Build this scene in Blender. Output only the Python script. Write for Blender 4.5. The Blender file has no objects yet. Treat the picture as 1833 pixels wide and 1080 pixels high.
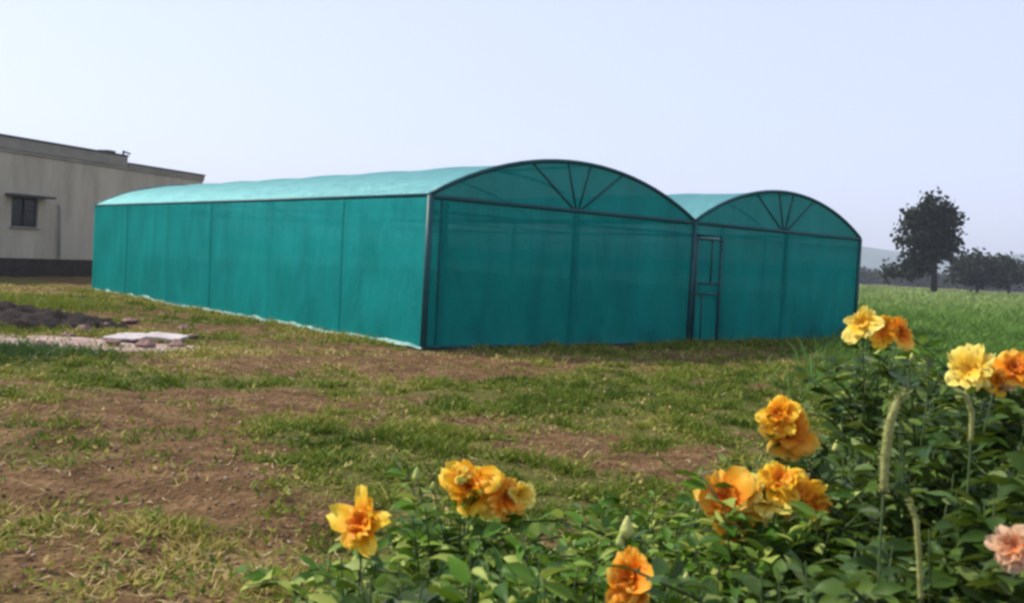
import bpy, math, random
import numpy as np
from mathutils import Matrix, Vector
R = math.radians
PI = math.pi
random.seed(7)
rng = np.random.default_rng(7)
sc = bpy.context.scene
C = sc.collection

# ------------------------------------------------------------ camera
CAM_H, F_PX, PITCH, ROLL = 1.7, 1730.0, R(2.4), R(3.02)
cd = bpy.data.cameras.new('camera')
cam = bpy.data.objects.new('camera', cd); C.objects.link(cam)
cd.sensor_width = 36.0; cd.lens = F_PX / 1833 * 36
cd.clip_start = 0.05; cd.clip_end = 6000
cam.matrix_world = Matrix.Translation((0, 0, CAM_H)) @ Matrix.Rotation(PI/2 - PITCH, 4, 'X') @ Matrix.Rotation(ROLL, 4, 'Z')
sc.camera = cam
cd.dof.use_dof = True; cd.dof.focus_distance = 15.0; cd.dof.aperture_fstop = 9.0

# ------------------------------------------------------------ sky and sun
SUN_EL, SUN_AZ = R(46), R(-72)          # azimuth clockwise from +Y (north)
w = bpy.data.worlds.new('World'); sc.world = w; w.use_nodes = True
nt = w.node_tree; nt.nodes.clear()
sky = nt.nodes.new('ShaderNodeTexSky'); sky.sky_type = 'NISHITA'; sky.sun_disc = False
sky.sun_elevation = SUN_EL; sky.sun_rotation = SUN_AZ
sky.air_density = 1.0; sky.dust_density = 2.0; sky.ozone_density = 1.0
mx = nt.nodes.new('ShaderNodeMix'); mx.data_type = 'RGBA'
mx.inputs[0].default_value = 0.62
mx.inputs[7].default_value = (6.3, 6.75, 9.0, 1)   # high thin overcast veil
bg = nt.nodes.new('ShaderNodeBackground'); bg.inputs['Strength'].default_value = 0.10
wo = nt.nodes.new('ShaderNodeOutputWorld')
nt.links.new(sky.outputs[0], mx.inputs[6]); nt.links.new(mx.outputs[2], bg.inputs['Color'])
nt.links.new(bg.outputs[0], wo.inputs['Surface'])
sd = bpy.data.lights.new('sun', 'SUN'); sd.energy = 3.6; sd.angle = R(1.5); sd.color = (1, 0.93, 0.82)
so = bpy.data.objects.new('sun', sd); C.objects.link(so)
S = Vector((math.sin(SUN_AZ)*math.cos(SUN_EL), math.cos(SUN_AZ)*math.cos(SUN_EL), math.sin(SUN_EL)))
so.rotation_euler = S.to_track_quat('Z', 'Y').to_euler(); so.location = (-30, 10, 40)
sc.view_settings.view_transform = 'Standard'; sc.view_settings.look = 'None'
sc.view_settings.exposure = 0.62; sc.view_settings.gamma = 1
sc.cycles.filter_width = 2.8
sc.cycles.max_bounces = 8; sc.cycles.transparent_max_bounces = 16
sc.cycles.use_denoising = True

# ------------------------------------------------------------ helpers
def ray(px, py):
    x = (px-916.5)/F_PX; y = -(py-540)/F_PX
    X = x*math.cos(ROLL)-y*math.sin(ROLL); Y = x*math.sin(ROLL)+y*math.cos(ROLL)
    return Vector((X, math.cos(PITCH)+Y*math.sin(PITCH), -math.sin(PITCH)+Y*math.cos(PITCH)))
def gnd(px, py, z=0.0):
    d = ray(px, py); return Vector((0, 0, CAM_H)) + d*((z-CAM_H)/d.z)
def at(px, py, depth):
    d = ray(px, py); return Vector((0, 0, CAM_H)) + d*(depth/d.y)

def prop(o, label=None, cat=None, group=None, kind=None):
    if label: o['label'] = label
    if cat: o['category'] = cat
    if group: o['group'] = group
    if kind: o['kind'] = kind
    return o
def thing(name, loc, label, cat, group=None):
    o = bpy.data.objects.new(name, None); C.objects.link(o); o.location = loc
    o.empty_display_size = 0.3
    return prop(o, label, cat, group)

class MB:
    """collects faces in world coordinates, links one mesh object"""
    def __init__(s): s.v = []; s.f = []; s.uv = []
    def add(s, vs, fs):
        n = len(s.v); s.v += [tuple(v) for v in vs]; s.f += [tuple(i+n for i in f) for f in fs]
    def box(s, c, dx, dy, dz, ax=None, ay=None):
        ax = Vector(ax or (1, 0, 0)).normalized(); ay = Vector(ay or (0, 1, 0)).normalized(); az = ax.cross(ay).normalized()
        c = Vector(c); vs = []
        for i in (-1, 1):
            for j in (-1, 1):
                for k in (-1, 1): vs.append(c+ax*dx/2*i+ay*dy/2*j+az*dz/2*k)
        s.add(vs, [(0, 1, 3, 2), (4, 6, 7, 5), (0, 4, 5, 1), (2, 3, 7, 6), (0, 2, 6, 4), (1, 5, 7, 3)])
    def tube(s, pts, rad, n=8):
        pts = [Vector(p) for p in pts]; rr = rad if hasattr(rad, '__len__') else [rad]*len(pts)
        base = len(s.v); up0 = None
        for i, p in enumerate(pts):
            t = (pts[min(i+1, len(pts)-1)] - pts[max(i-1, 0)]).normalized()
            if up0 is None:
                up0 = Vector((0, 0, 1)) if abs(t.z) < .9 else Vector((1, 0, 0))
            a = t.cross(up0).normalized(); b = a.cross(t).normalized(); up0 = b
            for k in range(n):
                q = 2*PI*k/n; s.v.append(tuple(p+(a*math.cos(q)+b*math.sin(q))*rr[i]))
        for i in range(len(pts)-1):
            for k in range(n):
                k2 = (k+1) % n
                s.f.append((base+i*n+k, base+i*n+k2, base+(i+1)*n+k2, base+(i+1)*n+k))
        s.f.append(tuple(base+k for k in range(n))[::-1]); s.f.append(tuple(base+(len(pts)-1)*n+k for k in range(n)))
    def build(s, name, mat, parent=None, smooth=False):
        off = parent_world(parent)
        me = bpy.data.meshes.new(name)
        me.from_pydata([(v[0]-off.x, v[1]-off.y, v[2]-off.z) for v in s.v], [], s.f)
        me.materials.append(mat)
        if smooth: me.polygons.foreach_set('use_smooth', [True]*len(me.polygons))
        me.update()
        o = bpy.data.objects.new(name, me); C.objects.link(o)
        if parent: o.parent = parent
        return o
def parent_world(p):
    v = Vector((0, 0, 0))
    while p is not None: v += p.location; p = p.parent
    return v

def np_mesh(name, V, loops, starts, totals, mat, parent=None, attr=None, smooth=False, lattr=None):
    """fast mesh from numpy arrays; attr = per-point float named 'tint'"""
    off = parent_world(parent)
    me = bpy.data.meshes.new(name)
    me.vertices.add(len(V)); me.vertices.foreach_set('co', (V - np.array(off)[None, :]).astype(np.float32).ravel())
    me.loops.add(len(loops)); me.loops.foreach_set('vertex_index', loops.astype(np.int32))
    me.polygons.add(len(starts)); me.polygons.foreach_set('loop_start', starts.astype(np.int32))
    me.polygons.foreach_set('loop_total', totals.astype(np.int32))
    if smooth: me.polygons.foreach_set('use_smooth', np.ones(len(starts), bool))
    me.update(calc_edges=True)
    if attr is not None:
        a = me.attributes.new('tint', 'FLOAT', 'POINT'); a.data.foreach_set('value', attr.astype(np.float32))
    if lattr is not None:
        a = me.attributes.new('grade', 'FLOAT', 'POINT'); a.data.foreach_set('value', lattr.astype(np.float32))
    me.materials.append(mat); me.validate()
    o = bpy.data.objects.new(name, me); C.objects.link(o)
    if parent: o.parent = parent
    return o
def stamp(tv, tf, P, X, Y, Z, sc3):
    """instance template (tv verts, tf faces) with axes X,Y,Z (N,3) and scales (N,3)"""
    N = len(P); tv = np.asarray(tv, float); k = len(tv)
    V = (P[:, None, :] + X[:, None, :]*(tv[None, :, 0:1]*sc3[:, None, 0:1]) + Y[:, None, :]*(tv[None, :, 1:2]*sc3[:, None, 1:2])
         + Z[:, None, :]*(tv[None, :, 2:3]*sc3[:, None, 2:3])).reshape(-1, 3)
    fl = np.concatenate([np.array(f) for f in tf]); tot = np.array([len(f) for f in tf])
    loops = (fl[None, :] + (np.arange(N)*k)[:, None]).ravel()
    totals = np.tile(tot, N); starts = np.concatenate([[0], np.cumsum(totals)[:-1]])
    return V, loops, starts, totals
def merge(parts):
    V = []; L = []; S_ = []; T = []; nv = 0; nl = 0
    for v, l, s, t in parts:
        V.append(v); L.append(l+nv); S_.append(s+nl); T.append(t); nv += len(v); nl += len(l)
    return np.concatenate(V), np.concatenate(L), np.concatenate(S_), np.concatenate(T)
def norm(a): return a/np.maximum(np.linalg.norm(a, axis=-1, keepdims=True), 1e-9)
def rand_dirs(n):
    return norm(rng.normal(size=(n, 3)))

_lat = np.random.default_rng(3).random((256, 256))
def vnoise(x, y):
    xi = np.floor(x).astype(int); yi = np.floor(y).astype(int); fx = x-xi; fy = y-yi
    fx = fx*fx*(3-2*fx); fy = fy*fy*(3-2*fy)
    g = lambda a, b: _lat[a % 256, b % 256]
    return (g(xi, yi)*(1-fx)+g(xi+1, yi)*fx)*(1-fy) + (g(xi, yi+1)*(1-fx)+g(xi+1, yi+1)*fx)*fy
def fbm(x, y, o=4):
    s = 0; a = .5
    for i in range(o): s = s+a*vnoise(x*2**i+i*17.3, y*2**i+i*9.1); a *= .5
    return s/(1-.5**o)

# ------------------------------------------------------------ materials
def new_mat(name):
    m = bpy.data.materials.new(name); m.use_nodes = True; n = m.node_tree; n.nodes.clear()
    out = n.nodes.new('ShaderNodeOutputMaterial'); return m, n, out
def N(n, t, **kw):
    x = n.nodes.new(t)
    for k, v in kw.items():
        if k.startswith('i_'): x.inputs[k[2:].replace('_', ' ')].default_value = v
        else: setattr(x, k, v)
    return x
def ramp(n, src, stops, mode='LINEAR'):
    r = n.nodes.new('ShaderNodeValToRGB'); r.color_ramp.interpolation = mode
    e = r.color_ramp.elements
    while len(e) < len(stops): e.new(.5)
    for i, (p, c) in enumerate(stops): e[i].position = p; e[i].color = (*c, 1)
    n.links.new(src, r.inputs[0]); return r.outputs[0]
def noise(n, scale, detail=5, coord='Object', rough=.6, dist=0, stretch=None):
    tc = n.nodes.new('ShaderNodeTexCoord'); x = n.nodes.new('ShaderNodeTexNoise')
    x.inputs['Scale'].default_value = scale; x.inputs['Detail'].default_value = detail
    x.inputs['Roughness'].default_value = rough; x.inputs['Distortion'].default_value = dist
    if stretch:
        mp = n.nodes.new('ShaderNodeMapping'); mp.inputs['Scale'].default_value = stretch
        n.links.new(tc.outputs[coord], mp.inputs[0]); n.links.new(mp.outputs[0], x.inputs['Vector'])
    else: n.links.new(tc.outputs[coord], x.inputs['Vector'])
    return x.outputs['Fac']
def bump(n, src, strength, dist):
    b = n.nodes.new('ShaderNodeBump'); b.inputs['Strength'].default_value = strength; b.inputs['Distance'].default_value = dist
    n.links.new(src, b.inputs['Height']); return b.outputs[0]
def mixc(n, fac, a, b, mode='MIX'):
    m = n.nodes.new('ShaderNodeMix'); m.data_type = 'RGBA'; m.blend_type = mode
    for i, v in ((0, fac), (6, a), (7, b)):
        if isinstance(v, (int, float)): m.inputs[i].default_value = v
        elif isinstance(v, tuple): m.inputs[i].default_value = (*v, 1)
        else: n.links.new(v, m.inputs[i])
    return m.outputs[2]
def solid(name, c1, c2, scale=6, rough=.8, bmp=.3, bd=.01, metallic=0, spec=.3, stretch=None):
    m, n, out = new_mat(name)
    p = N(n, 'ShaderNodeBsdfPrincipled'); nz = noise(n, scale, 8, rough=.68, stretch=stretch)
    n.links.new(ramp(n, nz, [(.3, c1), (.7, c2)]), p.inputs['Base Color'])
    p.inputs['Roughness'].default_value = rough; p.inputs['Metallic'].default_value = metallic
    p.inputs['Specular IOR Level'].default_value = spec
    if bmp: n.links.new(bump(n, noise(n, scale*5, 4), bmp, bd), p.inputs['Normal'])
    n.links.new(p.outputs[0], out.inputs[0]); return m
def net_mat(name, c1, c2, transp=.12, transl=.45, gloss=.08, rough=.45, gcol=(.10, .75, .78)):
    m, n, out = new_mat(name)
    nz = noise(n, 1.3, 7, rough=.7, stretch=(1, 1, .25)); col = ramp(n, nz, [(.3, c1), (.7, c2)])
    d = N(n, 'ShaderNodeBsdfDiffuse'); t = N(n, 'ShaderNodeBsdfTranslucent'); g = N(n, 'ShaderNodeBsdfGlossy', i_Roughness=rough)
    tr = N(n, 'ShaderNodeBsdfTransparent')
    b = bump(n, noise(n, 2.2, 5, stretch=(1, 1, .3)), .6, .10)
    for q in (d, t): n.links.new(col, q.inputs['Color']); n.links.new(b, q.inputs['Normal'])
    n.links.new(b, g.inputs['Normal']); g.inputs['Color'].default_value = (*gcol, 1)
    def mixs(f, a, bb):
        x = N(n, 'ShaderNodeMixShader')
        if isinstance(f, float): x.inputs[0].default_value = f
        else: n.links.new(f, x.inputs[0])
        n.links.new(a, x.inputs[1]); n.links.new(bb, x.inputs[2]); return x.outputs[0]
    s = mixs(transl, d.outputs[0], t.outputs[0])
    lw = N(n, 'ShaderNodeLayerWeight', i_Blend=.25)
    mm = N(n, 'ShaderNodeMath', operation='MULTIPLY_ADD'); n.links.new(lw.outputs['Fresnel'], mm.inputs[0])
    mm.inputs[1].default_value = gloss*5; mm.inputs[2].default_value = gloss*.3; mm.use_clamp = True
    s = mixs(mm.outputs[0], s, g.outputs[0])
    s = mixs(transp, s, tr.outputs[0])
    n.links.new(s, out.inputs[0]); return m
def leaf_mat(name, stops, transl=.35, rough=.45, spec=.4, big=None, bigfac=.5):
    """foliage coloured by each leaf's own tint value"""
    m, n, out = new_mat(name)
    a = N(n, 'ShaderNodeAttribute', attribute_name='tint'); col = ramp(n, a.outputs['Fac'], stops)
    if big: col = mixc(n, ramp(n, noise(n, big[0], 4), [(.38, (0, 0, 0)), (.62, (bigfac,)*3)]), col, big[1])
    p = N(n, 'ShaderNodeBsdfPrincipled', i_Roughness=rough); p.inputs['Specular IOR Level'].default_value = spec
    t = N(n, 'ShaderNodeBsdfTranslucent'); x = N(n, 'ShaderNodeMixShader'); x.inputs[0].default_value = transl
    n.links.new(col, p.inputs['Base Color'])
    n.links.new(mixc(n, .35, col, (.20, .26, .02)), t.inputs['Color'])
    n.links.new(p.outputs[0], x.inputs[1]); n.links.new(t.outputs[0], x.inputs[2]); n.links.new(x.outputs[0], out.inputs[0]); return m

M = {}
M['net'] = net_mat('teal_shade_net', (.002, .22, .20), (.005, .37, .335), .11, .40, .03)
M['net_front'] = net_mat('teal_shade_net_front', (.001, .21, .20), (.003, .35, .325), .13, .5, .02)
M['net_roof'] = net_mat('roof_shade_net', (.008, .115, .118), (.020, .185, .18), .12, .45, .065, .5, (.45, .85, .85))
M['frame'] = solid('dark_teal_pipe', (.003, .050, .058), (.006, .085, .092), 4, .5, .1)
M['skirt'] = solid('pale_net_skirt', (.03, .20, .17), (.38, .50, .44), 3, .8, .5)
M['wall'] = solid('weathered_render', (.33, .285, .205), (.50, .44, .33), 1.1, .9, .3, .02, stretch=(1, 1, .22))
M['wall2'] = solid('stained_parapet', (.20, .18, .14), (.32, .29, .235), 1.2, .9, .3, .02, stretch=(1, 1, 4))
M['roofedge'] = solid('dark_roof_slab', (.05, .05, .055), (.09, .085, .085), 3, .9, .3)
M['plinth'] = solid('dark_plinth', (.020, .016, .012), (.055, .042, .03), 2.5, .95, .5, .03)
M['dark_glass'] = solid('dark_window_glass', (.004, .006, .006), (.012, .016, .014), 3, .15, 0, spec=.5)
M['frame_green'] = solid('dark_window_frame', (.008, .010, .009), (.016, .018, .016), 8, .6, .1)
M['pipe'] = solid('pale_drainpipe', (.26, .27, .24), (.34, .35, .31), 6, .7, .1)
M['heap'] = solid('black_soil', (.003, .002, .0015), (.026, .015, .010), 3, .95, 1, .05)
M['slab'] = solid('white_slab', (.30, .26, .25), (.52, .46, .44), 5, .8, .3)
M['brick'] = solid('dusty_rubble', (.14, .08, .065), (.30, .19, .16), 9, .95, .6)
M['bark'] = solid('dark_bark', (.02, .018, .018), (.045, .038, .034), 12, .95, .8)
M['stem'] = solid('green_stem', (.025, .05, .010), (.055, .085, .02), 20, .7, .2)
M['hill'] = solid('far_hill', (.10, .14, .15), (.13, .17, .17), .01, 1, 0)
M['grass'] = leaf_mat('meadow_grass', [(0, (.045, .085, .006)), (.3, (.13, .19, .015)), (.55, (.27, .255, .045)), (.78, (.42, .30, .09)), (1, (.60, .46, .20))], .3, .7, .15)
M['crop'] = leaf_mat('field_crop', [(0, (.05, .13, .02)), (.5, (.12, .24, .045)), (1, (.27, .34, .12))], .3, .7, .15)
M['weeds'] = leaf_mat('green_weeds', [(0, (.012, .055, .010)), (.6, (.05, .13, .02)), (1, (.12, .22, .05))], .3, .6, .2)
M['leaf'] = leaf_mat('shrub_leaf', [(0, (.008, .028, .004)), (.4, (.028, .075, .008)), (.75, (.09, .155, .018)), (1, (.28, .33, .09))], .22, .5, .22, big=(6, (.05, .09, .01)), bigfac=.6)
M['leaf_light'] = leaf_mat('light_shrub_leaf', [(0, (.025, .08, .005)), (.5, (.09, .20, .012)), (1, (.40, .46, .10))], .3, .5, .22)
M['tree'] = leaf_mat('distant_tree_leaf', [(0, (.004, .008, .007)), (.6, (.012, .019, .014)), (1, (.035, .042, .024))], .15, .7, .1)
M['bud'] = solid('pale_bud', (.28, .36, .08), (.60, .58, .20), 40, .7, .5)
M['spike'] = solid('pale_seed_spike', (.26, .30, .07), (.55, .56, .22), 60, .8, .9, .01)

def petal_mat(name, stops):
    m, n, out = new_mat(name)
    a = N(n, 'ShaderNodeAttribute', attribute_name='grade'); col = ramp(n, a.outputs['Fac'], stops)
    p = N(n, 'ShaderNodeBsdfPrincipled', i_Roughness=.55); p.inputs['Specular IOR Level'].default_value = .25
    t = N(n, 'ShaderNodeBsdfTranslucent'); x = N(n, 'ShaderNodeMixShader'); x.inputs[0].default_value = .35
    n.links.new(col, p.inputs['Base Color']); n.links.new(col, t.inputs['Color'])
    n.links.new(p.outputs[0], x.inputs[1]); n.links.new(t.outputs[0], x.inputs[2]); n.links.new(x.outputs[0], out.inputs[0]); return m
M['p_yellow'] = petal_mat('yellow_orange_petal', [(0, (.70, .14, .004)), (.35, (.88, .32, .006)), (.75, (.93, .52, .015)), (1, (.95, .70, .07))])
M['p_orange'] = petal_mat('deep_orange_petal', [(0, (.55, .10, .004)), (.4, (.85, .25, .008)), (.8, (.92, .42, .02)), (1, (.95, .60, .09))])
M['p_cream'] = petal_mat('pale_yellow_petal', [(0, (.80, .40, .02)), (.5, (.90, .62, .05)), (1, (.93, .80, .20))])
M['p_pink'] = petal_mat('peach_petal', [(0, (.60, .17, .05)), (.4, (.72, .34, .15)), (1, (.78, .56, .36))])

# ------------------------------------------------------------ ground
A = np.array([-1.578, 17.373]); Bc = np.array([-13.879, 31.908]); Cc = np.array([9.260, 26.152])
vD = (Cc-A); WID = np.linalg.norm(vD); vD = vD/WID
uD = (Bc-A); LEN = np.linalg.norm(uD); uD = uD/LEN
W1 = WID*.515
def inside_house(x, y, m=0.0):
    dx = x-A[0]; dy = y-A[1]; det = vD[0]*uD[1]-vD[1]*uD[0]
    a = (dx*uD[1]-dy*uD[0])/det; b = (vD[0]*dy-vD[1]*dx)/det
    return (a > -m) & (a < WID+m) & (b > -m) & (b < LEN+m)
def height(x, y):
    h = .05*(fbm(x*.35+3, y*.35)-.5)*2 + .06*(fbm(x*1.5, y*1.5+5, 4)-.5)*2
    near = np.clip((np.hypot(x, y)-200)/400, 0, 1)
    return h*(1-near)
# bare brown earth and dry patches, as world-space ellipses (x, y, rx, ry, weight)
def ell(px, py, rx, ry, wt):
    g = gnd(px, py); return (g.x, g.y, rx, ry, wt)
bare = [ell(150, 790, 2.0, 1.5, .62), ell(60, 880, 1.2, .8, .55), ell(480, 925, .65, .5, .8), ell(330, 720, 1.6, 1.1, .5), ell(270, 860, .8, .6, .5), ell(620, 660, 2.0, 1.2, .4), ell(1080, 815, .95, .75, .75), ell(1200, 845, .5, .35, .5),
        ell(840, 660, 1.5, 1.3, .85), ell(640, 650, 1.0, 1.0, .45), ell(330, 660, 1.8, 1.3, .3), ell(420, 590, 2.2, 1.2, .3), ell(300, 790, .5, .5, .3),
        ell(560, 720, 1.0, .6, .35), ell(180, 612, 1.4, .7, 1.0), ell(60, 620, 1.3, .8, 1.0), ell(260, 585, 1.0, .8, .5), ell(60, 740, 1.5, .6, .4)]
lush = [ell(640, 820, 2.1, 1.0, .6), ell(980, 720, 1.7, 1.6, .40), ell(1250, 690, 3.0, 2.6, .55), ell(1380, 750, 1.6, 1.6, .6), ell(560, 690, 1.4, 1.1, .4), ell(80, 670, 2.2, 1.0, .8),
        ell(360, 930, .5, .5, .4), ell(120, 535, 2.0, 1.3, .4), ell(1000, 900, 1.0, .7, .8), ell(1200, 920, 1.0, .7, .6)]
dry = [ell(200, 980, 1.3, .7, .75), ell(300, 1040, 1.0, .6, .6), ell(450, 640, 2.5, 1.5, .5), ell(700, 640, 1.5, 1.2, .4), ell(1000, 650, 2.5, 1.2, .5), ell(80, 520, 2.0, 3, .5)]
def field(lst, x, y):
    s = np.zeros_like(x, float)
    for ex, ey, rx, ry, wt in lst:
        wx = x + (fbm(x*.9, y*.9)-.5)*1.6*rx; wy = y+(fbm(x*.9+40, y*.9)-.5)*1.6*ry
        d = ((wx-ex)/rx)**2+((wy-ey)/ry)**2
        s = s+wt*np.clip(1.35-d, 0, 1)
    return s
def cover(x, y):
    """0 = bare brown earth, 1 = thick green"""
    c = .50 + (fbm(x*.55, y*.55+11)-.5)*1.3 + (fbm(x*2.1+7, y*2.1)-.5)*1.8
    c = c + field(lush, x, y) - field(bare, x, y)
    return np.clip(c, 0, 1)
def dryness(x, y): return np.clip(.38+(fbm(x*.7+20, y*.7)-.5)*1.3+field(dry, x, y)-.55*field(lush, x, y), 0, 1)

def ground_sheet():
    xs = np.concatenate([[-3000, -1500, -700, -300, -150, -80, -50, -36], np.arange(-28, 28.01, .2), [34, 44, 60, 90, 150, 300, 700, 1500, 3000]])
    ys = np.concatenate([[-3000, -1000, -300, -80, -20, -5, 0], np.arange(1, 46.01, .2), [50, 58, 70, 90, 120, 170, 300, 600, 1200, 3000]])
    X, Y = np.meshgrid(xs, ys); nx = len(xs); ny = len(ys)
    V = np.stack([X, Y, height(X, Y)], -1).reshape(-1, 3)
    i, j = np.meshgrid(np.arange(nx-1), np.arange(ny-1)); k = (j*nx+i).ravel()
    loops = np.stack([k, k+1, k+nx+1, k+nx], -1).ravel(); n = len(k)
    cov = cover(V[:, 0], V[:, 1]); dr = dryness(V[:, 0], V[:, 1])
    ins = inside_house(V[:, 0], V[:, 1]); cov[ins] = .1
    far = (V[:, 1] > 46) | (V[:, 0] > 28); cov[far] = 1.0; dr[far] = .12
    m, nn, out = new_mat('earth_and_turf')
    at_ = N(nn, 'ShaderNodeAttribute', attribute_name='tint'); ag = N(nn, 'ShaderNodeAttribute', attribute_name='grade')
    soil = ramp(nn, noise(nn, 2.5, 8, rough=.7), [(.3, (.055, .028, .010)), (.5, (.135, .075, .032)), (.75, (.29, .18, .085))])
    turf = ramp(nn, noise(nn, 9, 6), [(.3, (.055, .060, .012)), (.7, (.14, .14, .03))])
    strw = ramp(nn, noise(nn, 14, 6), [(.3, (.13, .095, .03)), (.7, (.29, .21, .08))])
    turf = mixc(nn, ag.outputs['Fac'], turf, strw)
    ad = N(nn, 'ShaderNodeMath', operation='ADD'); nn.links.new(at_.outputs['Fac'], ad.inputs[0])
    ns = N(nn, 'ShaderNodeMath', operation='MULTIPLY_ADD'); nn.links.new(noise(nn, 5, 6, rough=.75), ns.inputs[0]); ns.inputs[1].default_value = 1.4; ns.inputs[2].default_value = -.75
    nn.links.new(ns.outputs[0], ad.inputs[1])
    col = mixc(nn, ramp(nn, ad.outputs[0], [(.3, (0, 0, 0)), (.65, (1, 1, 1))]), soil, turf)
    # crumbs and small stones
    vo = N(nn, 'ShaderNodeTexVoronoi', i_Scale=22.0); tc = N(nn, 'ShaderNodeTexCoord'); nn.links.new(tc.outputs['Object'], vo.inputs['Vector'])
    p = N(nn, 'ShaderNodeBsdfPrincipled', i_Roughness=.95); p.inputs['Specular IOR Level'].default_value = .1
    nn.links.new(col, p.inputs['Base Color'])
    mm = N(nn, 'ShaderNodeMath', operation='ADD'); nn.links.new(vo.outputs['Distance'], mm.inputs[0]); nn.links.new(noise(nn, 12, 8, rough=.75), mm.inputs[1])
    nn.links.new(bump(nn, mm.outputs[0], .8, .05), p.inputs['Normal']); nn.links.new(p.outputs[0], out.inputs[0])
    o = np_mesh('ground', V, loops, np.arange(n)*4, np.full(n, 4), m, attr=cov, smooth=True, lattr=dr)
    prop(o, kind='structure')
ground_sheet()

def blade_patch(name, P, h, wd, tint, mat, lean=.5, label=None, cat='grass', seg=True):
    n = len(P); a = rng.random(n)*2*PI
    X = np.stack([np.cos(a), np.sin(a), 0*a], -1)
    la = rng.random(n)*2*PI; ln = rng.random(n)*lean+.1
    Z = norm(np.stack([np.cos(la)*ln, np.sin(la)*ln, np.ones(n)], -1)); Yv = np.stack([np.cos(la), np.sin(la), -.3+0*la], -1)
    tv = [(-.5, 0, 0), (.5, 0, 0), (-.42, .10, .55), (.42, .10, .55), (0, .42, 1)]; tf = [(0, 1, 3, 2), (2, 3, 4)]
    V, l, s, t = stamp(tv, tf, P, X, Yv, Z, np.stack([wd, h, h], -1))
    o = np_mesh(name, V, l, s, t, mat, attr=np.repeat(tint, 5))
    return prop(o, label, cat, kind='stuff')
def scatter(n, ymin, ymax, spread=.66, pw=1.0):
    u = rng.random(n); y = ymin+(ymax-ymin)*u**pw
    x = (rng.random(n)*2-1)*(y*spread+1.2)
    return x, y

# short meadow turf in front of the net house
n0 = 640000
x, y = scatter(n0, 3.3, 34, .66, 1.25)
cv = cover(x, y); dr = dryness(x, y)
cl = np.clip((fbm(x*3.6, y*3.6, 3)-.40)*3.6, 0.03, 1)      # clumps
keep = (rng.random(n0) < np.clip(cv*1.15, .05, 1)*cl) & ~inside_house(x, y, .02) & ((y < 33) | (x > -8))
x, y, cv, dr = x[keep], y[keep], cv[keep], dr[keep]
tp = fbm(x*1.3+70, y*1.3, 4)
tint = np.clip(.02+rng.random(len(x))*.36+(tp-.5)*.8+dr*.5+(rng.random(len(x)) < .06+.22*dr)*.4-.1*cv, 0, 1)
ck = cl[keep]; hh = (.03+.075*rng.random(len(x)))*(.35+.5*cv+.8*ck**2); ww = .006+.0011*y*(.6+rng.random(len(x)))
blade_patch('grass', np.stack([x, y, height(x, y)-.005], -1), hh, ww, tint, M['grass'], 1.1)
# low broad-leaved weeds between the grass
n1 = 150000
x, y = scatter(n1, 3.2, 20, .66, 1.1); cv = cover(x, y)
rs = fbm(x*3.1+50, y*3.1, 3)
keep = (rng.random(n1) < np.clip(cv*.6+.12, 0, 1)*(rs > .5)) & ~inside_house(x, y, .05)
x, y, cv = x[keep], y[keep], cv[keep]; n = len(x)
a = rng.random(n)*2*PI; el = rng.random(n)*.9
Yv = np.stack([np.cos(a)*np.cos(el), np.sin(a)*np.cos(el), np.sin(el)], -1); Xv = np.stack([-np.sin(a), np.cos(a), 0*a], -1); Zv = np.cross(Xv, Yv)
tv = [(0, 0, 0), (-.5, .45, .06), (0, .5, 0), (.5, .45, .06), (0, 1, -.1)]; tf = [(0, 2, 1), (0, 3, 2), (1, 2, 4), (2, 3, 4)]
sz = .02+.055*rng.random(n)**2
V, l, s, t = stamp(tv, tf, np.stack([x, y, height(x, y)+.005+.03*rng.random(n)], -1), Xv, Yv, Zv, np.stack([sz*.6, sz, sz], -1))
prop(np_mesh('ground_cover', V, l, s, t, M['grass'], attr=np.repeat(np.clip(rng.random(n)*.62+.35*(rng.random(n) < .12), 0, 1), 5)), kind='stuff')
# taller grass against the net house foot and along the left
def rough_band(name, pts, wid, n, hmin, hmax, mat, t0=0., t1=1.):
    P = []; pts = [np.array(p) for p in pts]
    for k in range(n):
        i = rng.integers(len(pts)-1); q = pts[i]*(1-(f := rng.random()))+pts[i+1]*f
        q = q+rng.normal(size=2)*wid; P.append(q)
    P = np.array(P); ok = (fbm(P[:, 0]*1.8, P[:, 1]*1.8, 3) > .43) & ~inside_house(P[:, 0], P[:, 1], .03); P = P[ok]; n = len(P)
    yy = np.maximum(P[:, 1], 5)
    return blade_patch(name, np.stack([P[:, 0], P[:, 1], height(P[:, 0], P[:, 1])-.01], -1), hmin+(hmax-hmin)*rng.random(n)**1.5,
                       .005+.0009*yy, t0+(t1-t0)*rng.random(n), mat, .9)
rough_band('tall_grass', [A+vD*3-uD*.3, A+vD*13.5-uD*.4], .28, 9000, .06, .28, M['grass'], 0, .6)
rough_band('tall_grass', [A-vD*.4+uD*1, A-vD*.5+uD*19], .3, 7000, .05, .22, M['grass'], .2, .9)
rough_band('weeds', [(-13, 14.2), (-9, 14.2), (-6.3, 13.9)], .55, 14000, .05, .22, M['weeds'], 0, .5)
rough_band('weeds', [(-12, 16.9), (-9.5, 17.6), (-7.4, 18.2)], .35, 5000, .04, .2, M['grass'], .1, .7)
rough_band('weeds', [(-14, 24), (-10.5, 23.2)], .9, 5000, .1, .4, M['grass'], .1, .6)

rough_band('weeds', [(5.0, 12.5), (7.2, 17.5), (9.8, 24.5)], .75, 16000, .12, .6, M['crop'], 0, .6)
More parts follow.
